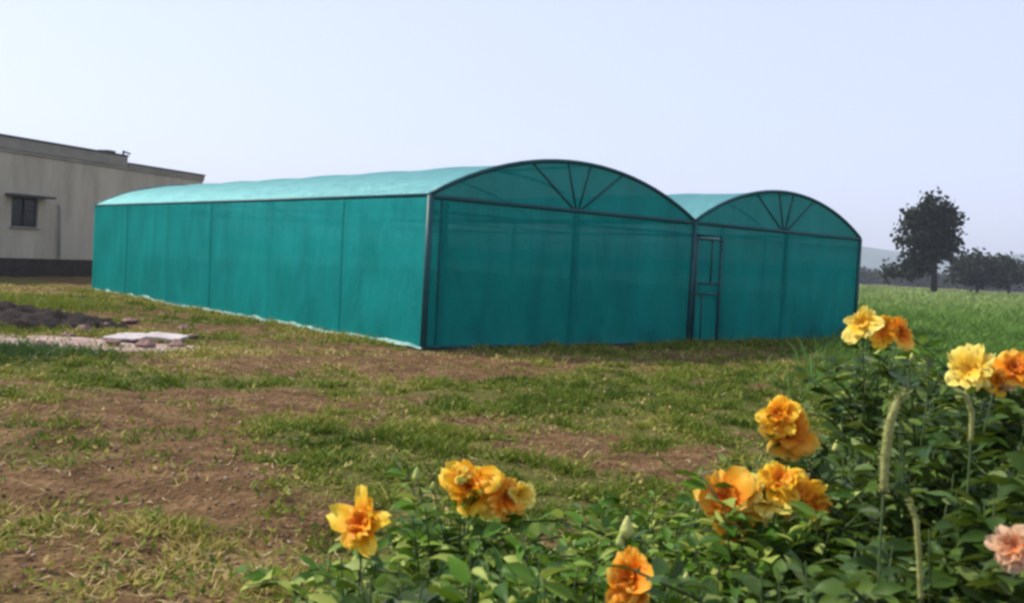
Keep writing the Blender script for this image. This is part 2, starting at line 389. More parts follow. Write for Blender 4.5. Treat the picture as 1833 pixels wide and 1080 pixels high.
# field to the right: crop running to the tree line
n2 = 210000
u = rng.random(n2); y = 13/(1-u*(1-13/190.0)); lo = .30*y-.3; x = lo+rng.random(n2)*(.78*y-lo)
edge = (x-(9.2+(y-26)*.0)) ; ok = (x > 7.9+fbm(y*.4, y*.1+3)*1.2) & ~inside_house(x, y, .3) & (fbm(x*.8, y*.8, 3) > .33)
x, y = x[ok], y[ok]; n = len(x)
hh = (.35+.30*rng.random(n))*(.75+.6*fbm(x*.3, y*.1, 3)); hh *= np.clip((y-11)/14, .35, 1.5)
blade_patch('field_crop', np.stack([x, y, height(x, y)-.02], -1), hh, .012+.0026*y*(.5+rng.random(n)), np.clip(.15+rng.random(n)*.5+np.clip((y-26)/60, -.2, .45), 0, 1), M['crop'], .5)

# dusty trodden earth round the slabs
def dust():
    c = gnd(150, 616); mb = MB(); n = 44; ring = 10; vs = [(c.x, c.y, float(height(c.x, c.y))+.02)]
    for k in range(1, ring+1):
        for i in range(n):
            a = 2*PI*i/n; rr = k/ring*(1+.22*math.sin(3*a+1)+.16*math.sin(7*a)+.08*math.sin(13*a+2))
            x_, y_ = c.x+2.3*rr*math.cos(a), c.y+.85*rr*math.sin(a); vs.append((x_, y_, float(height(x_, y_))+.022-(.03 if k == ring else 0)))
    fs = [(0, 1+i, 1+(i+1) % n) for i in range(n)]
    for k in range(ring-1): fs += [(1+k*n+i, 1+(k+1)*n+i, 1+(k+1)*n+(i+1) % n, 1+k*n+(i+1) % n) for i in range(n)]
    mb.add(vs, fs); prop(mb.build('bare_ground', M['dust'], None, True), kind='structure')
def litter():
    n = 26000; x, y = scatter(n, 3.3, 24, .62, 1.0); cv = cover(x, y)
    ok = (rng.random(n) < .15+.9*(1-cv)) & ~inside_house(x, y, .1); x, y = x[ok], y[ok]; n = len(x)
    X = rand_dirs(n); Yv = norm(np.cross(X, rand_dirs(n))); Z = np.cross(X, Yv); sz = .006+.022*rng.random(n)**3
    tv = [(1, 0, 0), (-.9, .1, 0), (0, 1, .1), (.1, -.8, 0), (0, 0, .7), (0, .1, -.7)]
    tf = [(0, 2, 4), (2, 1, 4), (1, 3, 4), (3, 0, 4), (2, 0, 5), (1, 2, 5), (3, 1, 5), (0, 3, 5)]
    V, l, s, t = stamp(tv, tf, np.stack([x, y, height(x, y)+.003], -1), X, Yv, Z, np.stack([sz, sz, sz], -1))
    prop(np_mesh('pebbles', V, l, s, t, M['pebble'], attr=np.repeat(rng.random(n), 6)), kind='stuff')
    n = 17000; x, y = scatter(n, 3.3, 20, .62, 1.0); ok = (rng.random(n) < .2+.8*dryness(x, y)) & ~inside_house(x, y, .1); x, y = x[ok], y[ok]; n = len(x)
    a = rng.random(n)*2*PI; Yv = norm(np.stack([np.cos(a), np.sin(a), .25*rng.random(n)], -1)); X = np.stack([-np.sin(a), np.cos(a), 0*a], -1); Z = np.cross(X, Yv)
    L_ = .05+.12*rng.random(n)
    V, l, s, t = stamp([(-.5, 0, 0), (.5, 0, 0), (.5, .5, .08), (-.5, .5, .08), (0, 1, 0)], [(0, 1, 2, 3), (3, 2, 4)], np.stack([x, y, height(x, y)+.02+.03*rng.random(n)], -1), X, Yv, Z, np.stack([.003+.0007*y, L_, L_], -1))
    prop(np_mesh('dry_straw', V, l, s, t, M['straw'], attr=np.repeat(rng.random(n), 5)), kind='stuff')
M['pebble'] = leaf_mat('pebbles', [(0, (.09, .055, .03)), (.7, (.24, .16, .10)), (1, (.30, .23, .16))], 0, .9, .1)
M['straw'] = leaf_mat('dry_straw', [(0, (.12, .07, .03)), (.6, (.30, .21, .09)), (1, (.55, .45, .25))], .1, .8, .1)
litter()
M['dust'] = solid('dusty_earth', (.24, .155, .125), (.44, .33, .29), 2.2, .95, .8, .04)
dust()
# plant rows added inside the net house to darken its lower walls
def darkening_plants():
    P = []
    for k in range(9):
        a = .8+k*(WID-1.6)/8; b = rng.random(2600)*(LEN-1)+.5; aa = a+rng.normal(size=2600)*.18
        q = A[None, :]+vD[None, :]*aa[:, None]+uD[None, :]*b[:, None]; P.append(np.stack([q[:, 0], q[:, 1], .02+1.15*rng.random(2600)**.8], -1))
    P = np.concatenate(P); n = len(P); Yv = rand_dirs(n); Xv = norm(np.cross(Yv, rand_dirs(n))); Zv = np.cross(Xv, Yv); sz = .10+.12*rng.random(n)
    V, l, s, t = stamp([(0, 0, 0), (-.5, .45, .1), (.5, .45, .1), (0, 1, 0)], [(0, 2, 3, 1)], P, Xv, Yv, Zv, np.stack([sz, sz, sz], -1))
    prop(np_mesh('wall_darkening_plants', V, l, s, t, M['weeds'], attr=np.repeat(rng.random(n)*.6, 4)), kind='stuff')
darkening_plants()

# ------------------------------------------------------------ hills and far tree line
def hills():
    mb = MB(); pts = []
    for i in range(60):
        a = R(-60+i*2.2); d = 1500; hgt = 18+50*float(fbm(np.array(i*.23), np.array(1.0)))
        pts.append((math.sin(a)*d, math.cos(a)*d, hgt))
    vs = []
    for x_, y_, z_ in pts: vs += [(x_*.93, y_*.93, -2), (x_*.97, y_*.97, z_*.7), (x_, y_, z_), (x_*1.1, y_*1.1, -2)]
    mb.add(vs, [(4*i+k, 4*i+4+k, 4*i+5+k, 4*i+1+k) for i in range(len(pts)-1) for k in range(3)])
    prop(mb.build('hills', M['hill'], None, True), kind='structure')
hills()

def clump_leaves(blobs, per, size, flat=.6):
    """leaf clumps through ellipsoid blobs: (centre, rx, ry, rz)"""
    P = []
    for c, rx, ry, rz in blobs:
        n = int(per*rx*rz*14)
        nc = max(12, n//34); d = rand_dirs(nc)*(rng.random((nc, 1))**.5)
        cc = np.array(c)+d*np.array([rx, ry, rz])
        q = cc[rng.integers(nc, size=n)]+rng.normal(size=(n, 3))*size*1.05; P.append(q)
    P = np.concatenate(P); n = len(P)
    Yv = rand_dirs(n); Xv = norm(np.cross(Yv, rand_dirs(n))); Zv = np.cross(Xv, Yv)
    tv = [(0, 0, 0), (-.5, .45, .1), (.5, .45, .1), (0, 1, 0)]; tf = [(0, 2, 3, 1)]
    sz = size*(.6+.8*rng.random(n))
    V, l, s, t = stamp(tv, tf, P, Xv, Yv, Zv, np.stack([sz, sz, sz], -1))
    return V, l, s, t, np.repeat(rng.random(n), 4)
def tree(name, px, depth, blobs_px, trunk_px, label, per=6., size=.4, mat='tree', cat='tree', group=None):
    """blobs_px: (px, py, rx, ry) around the trunk at true distance"""
    b = at(px, 540, depth); base = Vector((b.x, b.y, 0)); t = thing(name, base, label, cat, group)
    k = depth/F_PX; blobs = []
    for bx, by, rx, ry in blobs_px:
        c = at(bx, by, depth+random.uniform(-1, 1)*rx*k*.6); blobs.append(((c.x, c.y, c.z), rx*k, max(rx, ry)*k*.9, ry*k))
    V, l, s, tt, at_ = clump_leaves(blobs, per, size)
    np_mesh('crown', V, l, s, tt, M[mat], t, attr=at_)
    if trunk_px:
        mb = MB(); top = at(px, trunk_px, depth); mid = base.lerp(top, .5)+Vector((.1, 0, 0)); r0 = (top.z)*.03+.08
        mb.tube([base-Vector((0, 0, .2)), mid, top], [r0*1.3, r0, r0*.5], 8)
        for c, rx, ry, rz in blobs[:7]:
            mb.tube([mid.lerp(top, random.random()*.6), Vector(c)], [r0*.45, r0*.12], 6)
        mb.build('trunk', M['bark'], t, True)
    return t
tree('broadleaf_tree', 1671, 120, [(1662, 378, 18, 15), (1690, 384, 19, 14), (1636, 388, 15, 11), (1624, 404, 10, 7), (1652, 406, 24, 17), (1695, 408, 18, 13), (1640, 430, 26, 13),
     (1676, 430, 28, 15), (1700, 436, 14, 10), (1660, 452, 30, 12), (1686, 454, 18, 11), (1668, 362, 9, 7), (1712, 388, 8, 6), (1618, 426, 10, 6), (1650, 470, 20, 9)], 400,
     'tall dark broadleaf tree standing alone in the green field', 22, .5)
tree('bush', 1630, 135, [(1608, 484, 18, 11), (1640, 484, 26, 14), (1628, 472, 18, 9), (1590, 488, 12, 8)], None, 'low dark bush at the left foot of the lone tree', 13, .5, cat='bush')
tree('distant_tree', 1748, 150, [(1722, 478, 20, 12), (1748, 472, 26, 12), (1735, 490, 36, 12), (1765, 484, 26, 16), (1750, 496, 30, 9)], 486, 'dark rounded tree on the horizon just right of the lone tree', 13, .6, group='dark trees along the horizon at right')
tree('distant_tree', 1805, 156, [(1788, 480, 24, 12), (1812, 478, 20, 12), (1800, 492, 32, 12), (1805, 498, 28, 9)], 488, 'flat-topped dark tree on the horizon close to the right edge of the photo', 13, .6, group='dark trees along the horizon at right')
tree('distant_tree', 1850, 165, [(1838, 490, 24, 12), (1865, 484, 26, 14), (1890, 492, 24, 13)], 492, 'lowest dark tree cut off by the right edge of the photo', 13, .6, group='dark trees along the horizon at right')
def side_tree():  # out-of-frame tree, added to cast shade over the grass at far left
    b = Vector((-12.2, 14.0, 0)); t = thing('added_shade_tree', b, 'small bushy tree out of view at left, added to shade the grass', 'tree')
    bl = [((b.x+dx, b.y+dy, z), r_, r_, r_*.8) for dx, dy, z, r_ in ((0, 0, 4.6, 1.3), (.9, .4, 4.1, 1.0), (-.9, -.2, 4.2, 1.1), (.2, -.9, 4.0, 1.0), (0, .9, 4.4, 1.0), (.1, .1, 5.5, .9))]
    V, l, s, tt, a_ = clump_leaves(bl, 25, .14); np_mesh('crown', V, l, s, tt, M['weeds'], t, attr=a_)
    mb = MB(); mb.tube([b-Vector((0, 0, .2)), b+Vector((.1, 0, 1.8)), b+Vector((0, 0, 4.6))], [.16, .12, .05], 8)
    for c, *_ in bl: mb.tube([b+Vector((.08, 0, 2.2)), Vector(c)], [.06, .02], 6)
    mb.build('trunk', M['bark'], t, True)
side_tree()
def tree_line():
    P = []
    for i in range(140):
        a = R(-55+i*.85); d = 420+40*math.sin(i*1.7); P.append(((math.sin(a)*d, math.cos(a)*d, 1.2+random.random()*1.2), 4.5+random.random()*3, 4, 1.6+random.random()*1.6))
    V, l, s, t, a_ = clump_leaves(P, 7, 1.3)
    prop(np_mesh('far_woodland', V, l, s, t, M['tree'], attr=a_), kind='stuff')
tree_line()

# ------------------------------------------------------------ the net house
HT, RISE = 2.8, .93
def G(a, b, z): q = A+vD*a+uD*b; return Vector((q[0], q[1], z))
v3 = Vector((vD[0], vD[1], 0)); u3 = Vector((uD[0], uD[1], 0))
bays = [(0, W1), (W1, WID)]
def arc_pts(a0, a1, n=24):
    c = (a1-a0)/2; Rr = (c*c+RISE*RISE)/(2*RISE); out = []; al = math.asin(c/Rr)
    for i in range(n+1):
        q = -al+2*al*i/n; out.append((a0+c+Rr*math.sin(q), HT+Rr*math.cos(q)-(Rr-RISE)))
    return out
house = thing('shade_net_house', G(0, 0, 0), 'long teal shade net greenhouse with two arched bays standing on the grass', 'greenhouse')
POSTS_B = [0, LEN*.155, LEN*.33, LEN*.50, LEN*.665, LEN*.83, LEN]
def wrinkle(s, z, seed): return .022*math.sin(s*2.1+seed)*math.sin(z*1.1)+.11*(float(vnoise(np.array(s*1.6+seed), np.array(z*.8)))-.5)
def net_panel(name, f, n1, n2, mat, parent):
    mb = MB(); vs = [f(i/n1, j/n2) for i in range(n1+1) for j in range(n2+1)]
    mb.add(vs, [(i*(n2+1)+j, (i+1)*(n2+1)+j, (i+1)*(n2+1)+j+1, i*(n2+1)+j+1) for i in range(n1) for j in range(n2)])
    return mb.build(name, mat, parent, True)
def side_pt(a, sgn, seed):
    def f(s, t):
        b = LEN*s; z = (HT-.02)*t+.02*(1-t)
        k = min(abs(b-q) for q in POSTS_B); bow = math.sin(min(k, 1.6)/1.6*PI/2)
        return G(a, b, z)+v3*sgn*((.03*bow+wrinkle(b, z, seed)*bow)*math.sin(PI*min(max(t, .02), .98))+.02)
    return f
net_panel('side_net', side_pt(0, -1, 0), 120, 16, M['net'], house)
net_panel('side_net', side_pt(WID, 1, 5), 100, 12, M['net'], house)
FPOST = [0, W1*.5, W1, W1+(WID-W1)*.16, W1+(WID-W1)*.52, WID]
def end_pt(b, sgn, a0, a1, seed):
    def f(s, t):
        a = a0+(a1-a0)*s; z = .02+(HT-.05)*t; k = min(abs(a-q) for q in FPOST); bow = math.sin(min(k, 1.5)/1.5*PI/2)
        return G(a, b, z)+u3*sgn*((.03+wrinkle(a, z, seed))*bow*math.sin(PI*min(max(t, .03), .97))+.015)
    return f
DA0, DA1 = W1+.12, W1+.98      # door span on the front wall
net_panel('front_net', end_pt(0, -1, 0, W1, 2), 60, 14, M['net_front'], house)
net_panel('front_net', end_pt(0, -1, W1+1.02, WID, 4), 50, 14, M['net_front'], house)
net_panel('front_net', lambda s, t: G(W1+1.02*s, 0, 2.52+.25*t)-u3*.015, 4, 2, M['net_front'], house)
net_panel('rear_net', end_pt(LEN, 1, 0, WID, 6), 60, 10, M['net_front'], house)
def gable(b, sgn, a0, a1):
    ar = arc_pts(a0, a1, 30)
    return net_panel('gable_net', lambda s, t: G(ar[round(s*30)][0], b, HT+(ar[round(s*30)][1]-HT)*t)+u3*sgn*(.012+.02*math.sin(s*9)*math.sin(t*PI)), 30, 5, M['net_front'], house)
for a0, a1 in bays: gable(0, -1, a0, a1); gable(LEN, 1, a0, a1)
NA = 7                             # arches along each bay
for bi, (a0, a1) in enumerate(bays):
    ar = arc_pts(a0, a1, 24); nb = 84
    def rp(s, t):
        i = round(t*24); b = -.06+(LEN+.12)*s; k = abs(((b/LEN*NA)+.5) % 1-.5)*2
        sag = .04*math.sin(min(k, 1)*PI/2)*math.sin(PI*i/24)+.02*(float(vnoise(np.array(b*1.2+bi*9), np.array(i*.5)))-.5)
        return G(ar[i][0], b, ar[i][1]+.03-sag)
    net_panel('roof_net', rp, nb, 24, M['net_roof'], house)
    for k in range(NA+1):
        b = LEN*k/NA; mb = MB(); end = k in (0, NA); rr = .042 if end else .025
        off = -.03 if k == 0 else (.03 if k == NA else 0); dz = .02 if end else -.035
        mb.tube([G(p[0], b+off, p[1]+dz) for p in ar], rr, 8); mb.build('arch', M['frame'], house, True)
        if k in (0, NA):
            mb = MB(); mb.tube([G(a0, b+off, HT-.02), G(a1, b+off, HT-.02)], .042, 8); mb.build('tie_beam', M['frame'], house, True)
            cm = (a0+a1)/2
            for da in (-.95, -.33, .35, 1.0):
                tp = min(ar, key=lambda p: abs(p[0]-(cm+da*1.25))); mb = MB()
                mb.tube([G(cm+da*.12, b+off*.6, HT+.02), G(tp[0], b+off*.6, tp[1])], .022, 6); mb.build('strut', M['frame'], house, True)
        elif k % 2 == 0:
            mb = MB(); mb.tube([G(a0, b, HT), G(a1, b, HT)], .02, 6); mb.build('tie_beam', M['frame'], house, True)
    mb = MB(); mb.tube([G((a0+a1)/2, 0, HT+RISE-.05), G((a0+a1)/2, LEN, HT+RISE-.05)], .025, 6); mb.build('ridge_pipe', M['frame'], house, True)
def post(a, b, r=.03, h=HT):
    mb = MB(); mb.tube([G(a, b, -.1), G(a, b, h)], r, 8); mb.build('post', M['frame'], house, True)
post(.0, -.035, .062); post(.26, -.0, .022)
for q in FPOST[1:]: post(q, .06 if q not in (WID, W1) else -.04, {W1: .052, WID: .055}.get(q, .045))
for q in POSTS_B[1:]: post(.05, q, .04); post(WID-.05, q, .035)
for q in POSTS_B[2::2]: post(W1, q, .04)
for a in (0, W1, WID):
    mb = MB(); mb.tube([G(a, -.02, HT), G(a, LEN, HT)], .038 if a != W1 else .06, 8); mb.build('eave_pipe', M['frame'], house, True)
for a_, b_, c_, d_ in ((0, W1, 0, 0), (DA1+.05, WID, 0, 0)):
    mb = MB(); mb.tube([G(a_, -.03, .06), G(b_, -.03, .06)], .035, 6); mb.build('base_rail', M['frame'], house, True)
mb = MB(); mb.tube([G(-.03, 0, .05), G(-.03, LEN, .05)], .03, 6); mb.build('base_rail', M['frame'], house, True)
# mid seam rail sewn into the walls
mb = MB(); mb.tube([G(.05, 0, HT-.25), G(.05, LEN, HT-.25)], .018, 6); mb.build('girt', M['frame'], house, True)
mb = MB(); mb.tube([G(0, .05, HT-.27), G(WID, .05, HT-.27)], .018, 6); mb.build('girt', M['frame'], house, True)
# doubled strips where the net is joined over the posts
M['seam'] = net_mat('double_shade_net', (.001, .18, .17), (.003, .30, .275), .07, .38, .02)
for q in POSTS_B[1:-1:2]:
    f = side_pt(0, -1, 0); w_ = .07 if round(q) % 2 else .12
    net_panel('seam', lambda s, t: f((q-w_/2+w_*s)/LEN, t*.985+.005)-v3*.012, 2, 14, M['seam'], house)
for q in (.34, W1*.5, W1+(WID-W1)*.52):
    f = end_pt(0, -1, 0, WID, 2); w_ = .13
    net_panel('seam', lambda s, t: G(q-w_/2+w_*s, 0, .04+2.66*t)-u3*(.035+.02*math.sin(t*PI)), 2, 10, M['seam'], house)
# the door
door_net = net_panel('door', lambda s, t: G(DA0+(DA1-DA0)*s, -.03, .08+2.35*t), 6, 8, M['net_front'], house)
mb = MB(); yb = -.05
for z in (.1, 1.18, 1.42, 2.43):
    mb.tube([G(DA0, yb, z), G(DA1, yb, z)], .026, 6)
for a in (DA0, DA1): mb.tube([G(a, yb, .06), G(a, yb, 2.46)], .036, 6)
mb.tube([G((DA0+DA1)/2+.1, yb, 1.42), G((DA0+DA1)/2+.1, yb, 2.43)], .018, 6)
mb.tube([G((DA0+DA1)/2-.15, yb, .1), G((DA0+DA1)/2-.15, yb, 1.18)], .018, 6)
mb.build('door_frame', M['frame'], door_net, True)
mb = MB(); mb.tube([G(DA0+.08, yb-.03, 1.25), G(DA0+.08, yb-.06, 1.30), G(DA0+.08, yb-.03, 1.36)], .012, 6); mb.build('handle', M['frame'], door_net, True)
# loose net skirt lying along the foot of the side wall
def sk(s, t):
    b = LEN*s; wv = .04+.05*math.sin(b*2.3)+.09*float(vnoise(np.array(b*1.3), np.array(4.)))
    return G(-.05-wv*t, b-.1, .03+.06*math.sin(t*PI)*(.5+float(vnoise(np.array(b*2.1), np.array(9.))))+float(height(*(A+uD*b))) )
net_panel('net_skirt', sk, 150, 6, M['skirt'], house)

# ------------------------------------------------------------ concrete building at left
P0 = np.array([-20.58, 38.77]); P1 = np.array([-16.4, 50.5]); fd = (P1-P0)/np.linalg.norm(P1-P0)
P0 = P0-fd*9; FL = np.linalg.norm(P1-P0); nd = np.array([fd[1], -fd[0]])    # faces the grass
def HB(s, o, z): q = P0+fd*s+nd*o; return Vector((q[0], q[1], z))
f3 = Vector((fd[0], fd[1], 0)); n3 = Vector((nd[0], nd[1], 0))
bld = thing('concrete_building', HB(0, 0, 0), 'grey flat-roofed plastered building behind the far end of the net house', 'building')
def hbox(name, s0, s1, o0, o1, z0, z1, mat, parent=None):
    mb = MB(); mb.box(HB((s0+s1)/2, (o0+o1)/2, (z0+z1)/2), s1-s0, o1-o0, z1-z0, f3, n3)
    o = mb.build(name, mat, parent or bld); bv = o.modifiers.new('bevel', 'BEVEL'); bv.width = .015; bv.segments = 2; return o
def solve_s(px):     # distance along the facade seen at image column px on the horizon-ish row
    best = min((abs(0) if False else abs(colpx(HB(s*.05, 0, 2.5))-px), s*.05) for s in range(int(FL/.05)+1)); return best[1]
def colpx(Pw):
    q = Pw-Vector((0, 0, CAM_H)); fw = q.y*math.cos(PITCH)-q.z*math.sin(PITCH); up = q.y*math.sin(PITCH)+q.z*math.cos(PITCH)
    return 916.5+F_PX*(q.x*math.cos(ROLL)+up*math.sin(ROLL))/fw
sW0, sW1, sStep = solve_s(20), solve_s(68), solve_s(222)
WZ0, WZ1 = 2.05, 3.25
# wall built round the window opening
def wall_mesh():
    mb = MB(); D = .25
    for s0, s1, z0, z1 in ((0, sW0, .75, 5.0), (sW1, FL, .75, 5.0), (sW0, sW1, .75, WZ0), (sW0, sW1, WZ1, 5.0)):
        mb.box(HB((s0+s1)/2, -D/2, (z0+z1)/2), s1-s0, D, z1-z0, f3, n3)
    # return walls and back wall
    mb.box(HB(FL-.125, -4.0, 2.875), .25, 7.49, 4.25, f3, n3); mb.box(HB(.125, -4.0, 2.875), .25, 7.49, 4.25, f3, n3)
    mb.box(HB(FL/2, -7.88, 2.875), FL, .25, 4.25, f3, n3)
    return mb.build('wall', M['wall'], bld)
wall_mesh()
hbox('plinth', -.1, FL+.1, -7.9, .10, -.2, .75, M['plinth'])
roof = hbox('roof', -.05, FL+.04, -8.1, .05, 5.0, 5.14, M['wall2'])
hbox('parapet', -.05, sStep, -.22, .08, 5.14, 5.62, M['wall2'])
hbox('parapet', sStep+.1, FL+.06, -.22, .06, 5.14, 5.30, M['wall2'])
hbox('coping', -.08, sStep+.03, -.27, .13, 5.62, 5.68, M['roofedge'])
hbox('coping', sStep+.1, FL+.1, -.27, .11, 5.30, 5.35, M['roofedge'])
win = hbox('window', sW0, sW1, -.2, -.12, WZ0, WZ1, M['frame_green'])
win2 = hbox('pane', sW0+.08, sW1-.08, -.115, -.105, WZ0+.08, WZ1-.08, M['dark_glass'], win)
sm = (sW0+sW1)/2
mb = MB(); mb.box(HB(sm, -.09, (WZ0+WZ1)/2), .07, .06, WZ1-WZ0-.02, f3, n3)
for i in range(1, 7):
    z = WZ0+(WZ1-WZ0)*i/7; mb.tube([HB(sW0+.02, -.05, z), HB(sW1-.02, -.05, z)], .012, 6)
mb.build('grille', M['frame_green'], win)
hbox('window_hood', sW0-.35, sW1+.35, .002, .62, WZ1+.02, WZ1+.11, M['roofedge'])
hbox('sill', sW0-.08, sW1+.08, .002, .10, WZ0-.07, WZ0-.005, M['wall2'])
mb = MB(); mb.tube([HB(sW1+1.1, .10, .8), HB(sW1+1.1, .10, 2.95), HB(sW1+1.1, .02, 3.1)], .05, 8); mb.build('drainpipe', M['pipe'], bld, True)
mb = MB(); mb.tube([HB(sStep+.45, -.6, 5.14), HB(sStep+.45, -.6, 5.95)], .05, 8); mb.tube([HB(sStep+.45, -.6, 5.9), HB(sStep+.9, -.6, 5.85)], .04, 8); mb.build('roof_pipe', M['roofedge'], bld, True)
mb = MB(); mb.box(HB(sStep-.3, -.9, 5.55), .5, .6, .62, f3, n3); mb.build('roof_box', M['roofedge'], bld)

# ------------------------------------------------------------ soil heap, slabs and rubble on the left
def heap(name, c, rx, ry, h, mat, label, cat, seed=0):
    t = thing(name, (c[0], c[1], 0), label, cat)
    n = 56; mb = MB(); vs = []
    for i in range(n+1):
        for j in range(n+1):
            X = (i/n*2-1); Y = (j/n*2-1); d = math.hypot(X, Y)
            xx = X*rx; yy = Y*ry
            e = float(fbm(np.array(xx*1.1+seed), np.array(yy*1.1+3), 5)); e2 = float(fbm(np.array(xx*6+seed), np.array(yy*6), 3))
            z = max(0, 1-d-(.35*(e-.5)))**.8*h*(.5+e)+(e2-.5)*.28*(1 if d < .95 else .3)-.06*(d > .9)
            vs.append((c[0]+xx, c[1]+yy, z))
    mb.add(vs, [(i*(n+1)+j, (i+1)*(n+1)+j, (i+1)*(n+1)+j+1, i*(n+1)+j+1) for i in range(n) for j in range(n)])
    mb.build('heap', mat, t, True); return t
hp = gnd(55, 592)
heap('soil_heap', (hp.x-1.3, hp.y+1.2), 2.8, 1.2, .40, M['heap'], 'low heap of black soil beside the bare pinkish ground', 'heap', 4)
def slab(c, a, lx, ly, th, z, tilt, label):
    z -= .03; th *= .7
    mb = MB(); ax = Vector((math.cos(a), math.sin(a), tilt)).normalized(); ay = Vector((-math.sin(a), math.cos(a), .08)).normalized()
    nseg = 10; az = ax.cross(ay).normalized(); vs = []; cc = Vector((c.x, c.y, z))
    rim = []
    for i in range(28):
        q = 2*PI*i/28; sx = math.copysign(abs(math.cos(q))**.45, math.cos(q)); sy = math.copysign(abs(math.sin(q))**.45, math.sin(q))
        k = 1+.08*math.sin(i*2.3+a*9)+.05*random.uniform(-1, 1)
        rim.append(cc+ax*sx*lx/2*k+ay*sy*ly/2*k)
    top = [p+az*th for p in rim]
    mb.add([*rim, *top], [tuple(range(28))[::-1], tuple(range(28, 56))]+[(i, (i+1) % 28, 28+(i+1) % 28, 28+i) for i in range(28)])
    o = mb.build('stone_slab', M['slab'], None); prop(o, label, 'slab', 'white slabs on the bare ground')
    bv = o.modifiers.new('bevel', 'BEVEL'); bv.width = .008; bv.segments = 2; bv.limit_method = 'ANGLE'
slab(gnd(232, 612), R(-14), .72, .62, .05, .10, .03, 'white flat stone slab, the left one of the pair lying on the bare ground')
slab(gnd(296, 614), R(-4), .68, .5, .055, .12, -.04, 'white flat stone slab, the right one of the pair, nearer the net house corner')
stones = [(205, 618, .10), (262, 622, .12), (318, 622, .11), (345, 606, .08), (150, 596, .13), (182, 588, .11), (120, 604, .09), (70, 622, .10), (330, 590, .09), (232, 580, .12)]
stone_labels = ['dark stone wedged under the left end of the white slabs', 'dark stone under the gap between the two white slabs', 'dark stone under the right end of the white slabs',
  'small brown stone just right of the white slabs', 'brown stone at the right foot of the black soil heap', 'brown stone between the black soil heap and the white slabs',
  'brown stone on the bare ground in front of the black heap', 'leftmost brown stone lying on the pale bare ground', 'small brown stone in the grass behind the right white slab', 'brown stone in the grass behind the left white slab']
for (px, py, r), lb in zip(stones, stone_labels):
    c = gnd(px, py); mb = MB(); n = 7; vs = []; fs = []
    for i in range(n+1):
        for j in range(12):
            th = PI*i/n; ph = 2*PI*j/12; k = r*(1+.25*math.sin(3*ph+px)+.2*math.cos(2*th*1.7+py))
            vs.append((c.x+k*1.2*math.sin(th)*math.cos(ph), c.y+k*math.sin(th)*math.sin(ph), r*.35+k*.6*math.cos(th)))
    for i in range(n):
        for j in range(12): fs.append((i*12+j, i*12+(j+1) % 12, (i+1)*12+(j+1) % 12, (i+1)*12+j))
    mb.add(vs, fs); prop(mb.build('stone', M['brick'], None, True), lb, 'stone', 'stones around the slabs and the soil heap')

# ------------------------------------------------------------ flowering shrubs in the foreground
LEAF_T = [(0, 0, 0), (-.24, .22, .05), (0, .25, -.01), (.24, .22, .05), (-.33, .52, .07), (0, .55, -.03), (.33, .52, .07), (-.2, .8, .02), (0, .82, -.06), (.2, .8, .02), (0, 1.05, -.14)]
LEAF_F = [(0, 2, 1), (0, 3, 2), (1, 2, 5, 4), (2, 3, 6, 5), (4, 5, 8, 7), (5, 6, 9, 8), (7, 8, 10), (8, 9, 10)]
def shrub(name, base, tips, label, leaf='leaf', lsize=.06, leaves=34, cat='flowering bush', group='flowering bushes in the foreground', side=3, tmin=.25, narrow=1.0, tint0=0.):
    t = thing(name, base, label, cat, group); mb = MB(); P = []; D = []; T = []
    base = Vector(base)
    for tip in tips:
        tip = Vector(tip); foot = base+Vector((random.uniform(-.12, .12), random.uniform(-.12, .12), 0))
        mid = foot.lerp(tip, .5)+Vector((random.uniform(-.06, .06), random.uniform(-.06, .06), .08))
        cur = [foot*(1-u)**2+mid*2*u*(1-u)+tip*u*u for u in [i/8 for i in range(9)]]
        mb.tube(cur, [.006-.0045*i/8 for i in range(9)], 5)
        shoots = [cur]
        for k in range(side):
            i0 = random.randint(3, 7); d = Vector((random.gauss(0, 1), random.gauss(0, 1), random.uniform(0, .9))).normalized()
            L_ = random.uniform(.12, .3); s0 = cur[i0]; sh = [s0, s0+d*L_*.5+Vector((0, 0, .02)), s0+d*L_]
            mb.tube(sh, [.004, .003, .002], 4); shoots.append(sh)
        for si, sh in enumerate(shoots):
            m = int(leaves*1.8) if si == 0 else int(leaves*.8)
            for k in range(m):
                u = tmin+(1-tmin)*random.random()**.6 if si == 0 else random.random()
                q = u*(len(sh)-1); i = min(int(q), len(sh)-2); p = sh[i].lerp(sh[i+1], q-i)
                P.append(p); a = random.random()*2*PI; D.append((math.cos(a), math.sin(a), random.uniform(-.35, .75))); T.append(random.random())
    mb.build('stems', M['stem'], t, True)
    P = np.array([tuple(p) for p in P]); D = norm(np.array(D)); n = len(P)
    Xv = norm(np.cross(D, np.array([[0, 0, 1.]])+rng.normal(size=(n, 3))*.45)); Zv = np.cross(Xv, D)
    sz = lsize*(.35+.75*rng.random(n))
    P = P+D*.008
    V, l, s, tt = stamp(LEAF_T, LEAF_F, P, Xv, D, Zv, np.stack([sz*narrow*(.45+.6*rng.random(n)), sz, sz*(.3+1.6*rng.random(n))], -1))
    np_mesh('leaves', V, l, s, tt, M[leaf], t, attr=np.repeat(np.clip(np.array(T)**1.3+tint0, 0, 1), len(LEAF_T)), smooth=True)
    return t
